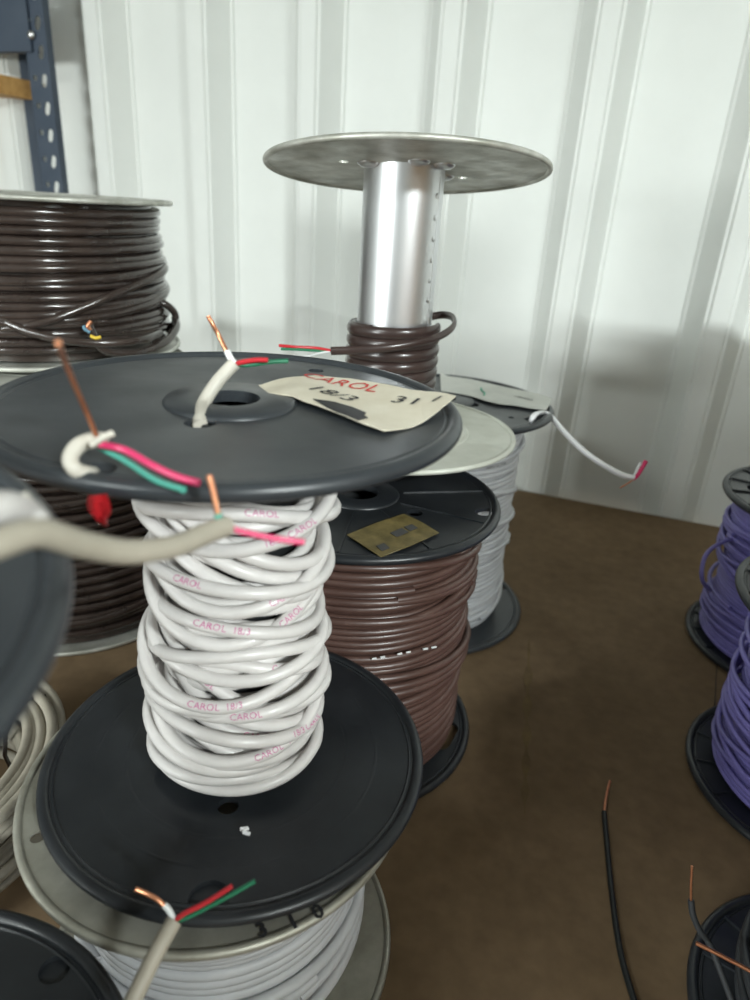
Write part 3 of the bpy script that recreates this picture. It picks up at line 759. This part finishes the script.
# front beam and decks
z1 = solve(10, 52, post_d+.003).z; zb1 = solve(16, 73, post_d).z; zb2 = solve(16, 93, post_d).z
bm = bmesh.new(); add_box(bm, wp(tL-.44+.005, post_d+.004, z1+.05), (.90, .004, .10), Rw); add_box(bm, wp(tL-.44+.005, post_d-.004, z1+.002), (.90, .016, .004), Rw); obj('beam', bm, 'navy_paint', sh, root=sh, smooth=False)
bm = bmesh.new(); add_box(bm, wp(tL-.49+.001, .055, (zb1+zb2)/2), (.84, .086, abs(zb1-zb2)), Rw, .001); obj('shelf_deck', bm, 'chipboard', sh, root=sh, smooth=False, label='orange chipboard shelf deck')
for z in (-.32, -.75):
    bm = bmesh.new(); add_box(bm, wp(tL-.44+.001, .055, z), (.88, .086, .012), Rw, .001); obj('shelf_deck', bm, 'chipboard', sh, root=sh, smooth=False)
bm = bmesh.new()
c = solve(31, 35, post_d+.004)
add_lathe(bm, [(0, .004), (.004, .0035), (.0062, .001), (.0065, 0)], 14, closed=False, M=Matrix.Translation(c) @ Rw.to_4x4() @ Matrix.Rotation(PI/2, 4, 'X'))
obj('bolt', bm, 'zinc', sh, root=sh, label='shiny bolt head')

# ================================================================== ROOM: a shipping container
def corrugated(name, t0, t1, origin, tdir, ndir, z0, z1, ridges, dep=.041, run=.0255, wid=.031):
    prof = [(t0, 0)]
    for c in ridges:
        if c-.045 < t0 or c+.045 > t1: continue
        prof += [(c-wid/2-run, 0), (c-wid/2, dep), (c+wid/2, dep), (c+wid/2+run, 0)]
    prof.append((t1, 0)); bm = bmesh.new(); rows = []
    for (a, d) in prof:
        rows.append([bm.verts.new(origin+tdir*a-ndir*d+Vector((0, 0, z))) for z in (z0, z1)] + [bm.verts.new(origin+tdir*a+ndir*.02+Vector((0, 0, z))) for z in (z1, z0)])
    for i in range(len(rows)-1):
        for k in range(4): bm.faces.new((rows[i][k], rows[i][(k+1) % 4], rows[i+1][(k+1) % 4], rows[i+1][k]))
    bm.faces.new(rows[0]); bm.faces.new(rows[-1][::-1])
    bmesh.ops.bevel(bm, geom=[e for e in bm.edges if abs((e.verts[0].co-e.verts[1].co).normalized().z) > .99], offset=.004, segments=2, affect='EDGES')
    return struct(name, bm, 'wall_paint' if name == 'wall_back' else 'unseen_wall_dark')
ZC = ZF + 2.40/S
known = [-.740, -.556, -.375, -.172, .024, .223]
rid = [.112+(r_-.112)*1.04 for r_ in [-.74-.195*k for k in range(8, 0, -1)] + known + [.223+.197*k for k in range(1, 10)]]
TL, TR, DW = -2.1, 1.9, 3.40
corrugated('wall_back', TL, TR, P0, tv, nv, ZF, ZC, rid)
corrugated('wall_front', TL, TR, P0-nv*DW, tv, -nv, ZF, ZC, rid)
for nm, t_, s_ in (('wall_left', TL, 1), ('wall_right', TR, -1)):
    bm = bmesh.new(); add_box(bm, wp(t_-.01*s_, DW/2, (ZF+ZC)/2), (.02, DW+.04, ZC-ZF), Rw); struct(nm, bm, 'unseen_wall_dark')
bm = bmesh.new(); add_box(bm, wp(0, DW/2, ZF-.01), (TR-TL+.04, DW+.04, .02), Rw); struct('floor', bm, 'floor_wood')
bm = bmesh.new(); add_box(bm, wp(0, DW/2, ZC+.01), (TR-TL+.04, DW+.04, .02), Rw); struct('ceiling', bm, 'ceiling_paint')

# unseen cartons added right of the camera only to shade wall and table
def shade_carton(c, s, rz, label):
    t = empty('shade_box', Vector(c)-Vector((0, 0, s[2]/2)), label, 'box', rz=rz)
    bm = bmesh.new(); add_box(bm, (0, 0, s[2]/2), s, None, .002); obj('box_body', bm, 'shade_carton', t, smooth=False)
    bm = bmesh.new(); add_box(bm, (0, 0, s[2]+.0003), (s[0]*.98, .03, .0006)); obj('tape', bm, 'paper_buff', t, smooth=False)
shade_carton((.67, .07, -H+.1755), (.44, .40, .35), -.33, 'large brown box added out of view at the right end to block light, under the smaller box')
shade_carton((.67, .07, -H+.3515+.1005), (.42, .38, .20), -.33, 'smaller brown box added out of view on top of the large one to block light')

LL, LR, LC = 60, 105, 26
shade_carton((.58, -.62, ZF+.58), (.36, .30, 1.16), -.33, 'tall brown box added out of view in front of the table to block light')  # added unseen on the floor to shade the low front spools

# ------------------------------------------------------------------ scale to metres and lift onto the floor
for me in bpy.data.meshes: me.transform(Matrix.Diagonal((S, S, S, 1)))
OFF = Vector((0, 0, H*S+TT)); TURN = Matrix.Rotation(-YAW, 4, 'Z')     # the back wall ends up along X
for o in C.objects:
    if o.parent is not None: o.location = o.location*S
    elif o.type == 'MESH': o.data.transform(TURN @ Matrix.Translation(OFF))
    else:
        rot = o.rotation_euler.to_matrix()
        o.location = (TURN @ (o.location*S)) + OFF
        o.rotation_euler = (TURN.to_3x3() @ rot).to_euler()

# ------------------------------------------------------------------ assumed light sources, all out of view
def W(v): return (TURN @ (Vector(v)*S)) + OFF
def assumed_batten(v, length, power, size_y=.12):  # lamp added out of view, assumed source of the light
    o = empty('assumed_ceiling_light', W(v), 'white fluorescent tube light assumed out of view under the container ceiling', 'ceiling light', group='assumed ceiling battens')
    bm = bmesh.new(); add_box(bm, (0, 0, -.02), (length, .10, .04), None, .004); obj('housing', bm, 'lamp_case', o, smooth=False)
    bm = bmesh.new(); add_tube(bm, [(-length*.48, 0, -.055), (length*.48, 0, -.055)], .013, 12); obj('tube', bm, 'lamp_tube', o)
    l = bpy.data.lights.new('assumed_batten_light', 'AREA'); l.shape = 'RECTANGLE'; l.size = length; l.size_y = size_y; l.energy = power; l.color = (.92, 1., .99)
    lo = bpy.data.objects.new('assumed_batten_light', l); C.objects.link(lo); lo.parent = o; lo.location = (0, 0, -.075)
assumed_batten(wp(1.45, 1.9, ZC), .8, LR)
assumed_batten(wp(-.6, 2.3, ZC), .8, LC)  # weaker unseen lamp added as fill
# assumed sky light: lamp and frame added unseen behind the camera, to the left
def assumed_window(tc, w_, z0, z1, power, n_):
    a = W(wp(tc, DW-.035, (z0+z1)/2)); ww = w_*S; hh_ = (z1-z0)*S
    bm = bmesh.new()
    for sx in (-1, 1): add_box(bm, a+Vector((sx*ww/2, 0, 0)), (.05, .04, hh_+.05))
    for sz in (-1, 1): add_box(bm, a+Vector((0, 0, sz*hh_/2)), (ww+.05, .04, .05))
    struct('assumed_window_%d' % n_, bm, 'lamp_case')
    l = bpy.data.lights.new('assumed_daylight', 'AREA'); l.shape = 'RECTANGLE'; l.size = ww; l.size_y = hh_; l.energy = power; l.color = (.94, 1., .98)
    lo = bpy.data.objects.new('assumed_daylight', l); C.objects.link(lo); lo.location = a+Vector((0, .02, 0)); lo.rotation_euler = (PI/2, 0, 0)
    return lo
assumed_window(-1.30, .75, -.10, .30, LL, 1)

w = bpy.data.worlds.new('World'); bpy.context.scene.world = w; w.use_nodes = True
w.node_tree.nodes['Background'].inputs[0].default_value = (.8, .9, 1, 1); w.node_tree.nodes['Background'].inputs[1].default_value = .3

# ------------------------------------------------------------------ camera
cd = bpy.data.cameras.new('camera'); cam = bpy.data.objects.new('camera', cd); C.objects.link(cam)
M = TURN @ Matrix((R, U, -F)).transposed().to_4x4(); M.translation = W((0, 0, 0)); cam.matrix_world = M
cd.sensor_width = 36; cd.lens = FP*36/1000; cd.clip_start = .01
cd.dof.use_dof = True; cd.dof.focus_distance = .40*S; cd.dof.aperture_fstop = 5.6
sc = bpy.context.scene; sc.camera = cam
sc.view_settings.view_transform = 'Standard'; sc.view_settings.look = 'None'; sc.view_settings.gamma = 1; sc.view_settings.use_curve_mapping = False
sc.view_settings.exposure = .87
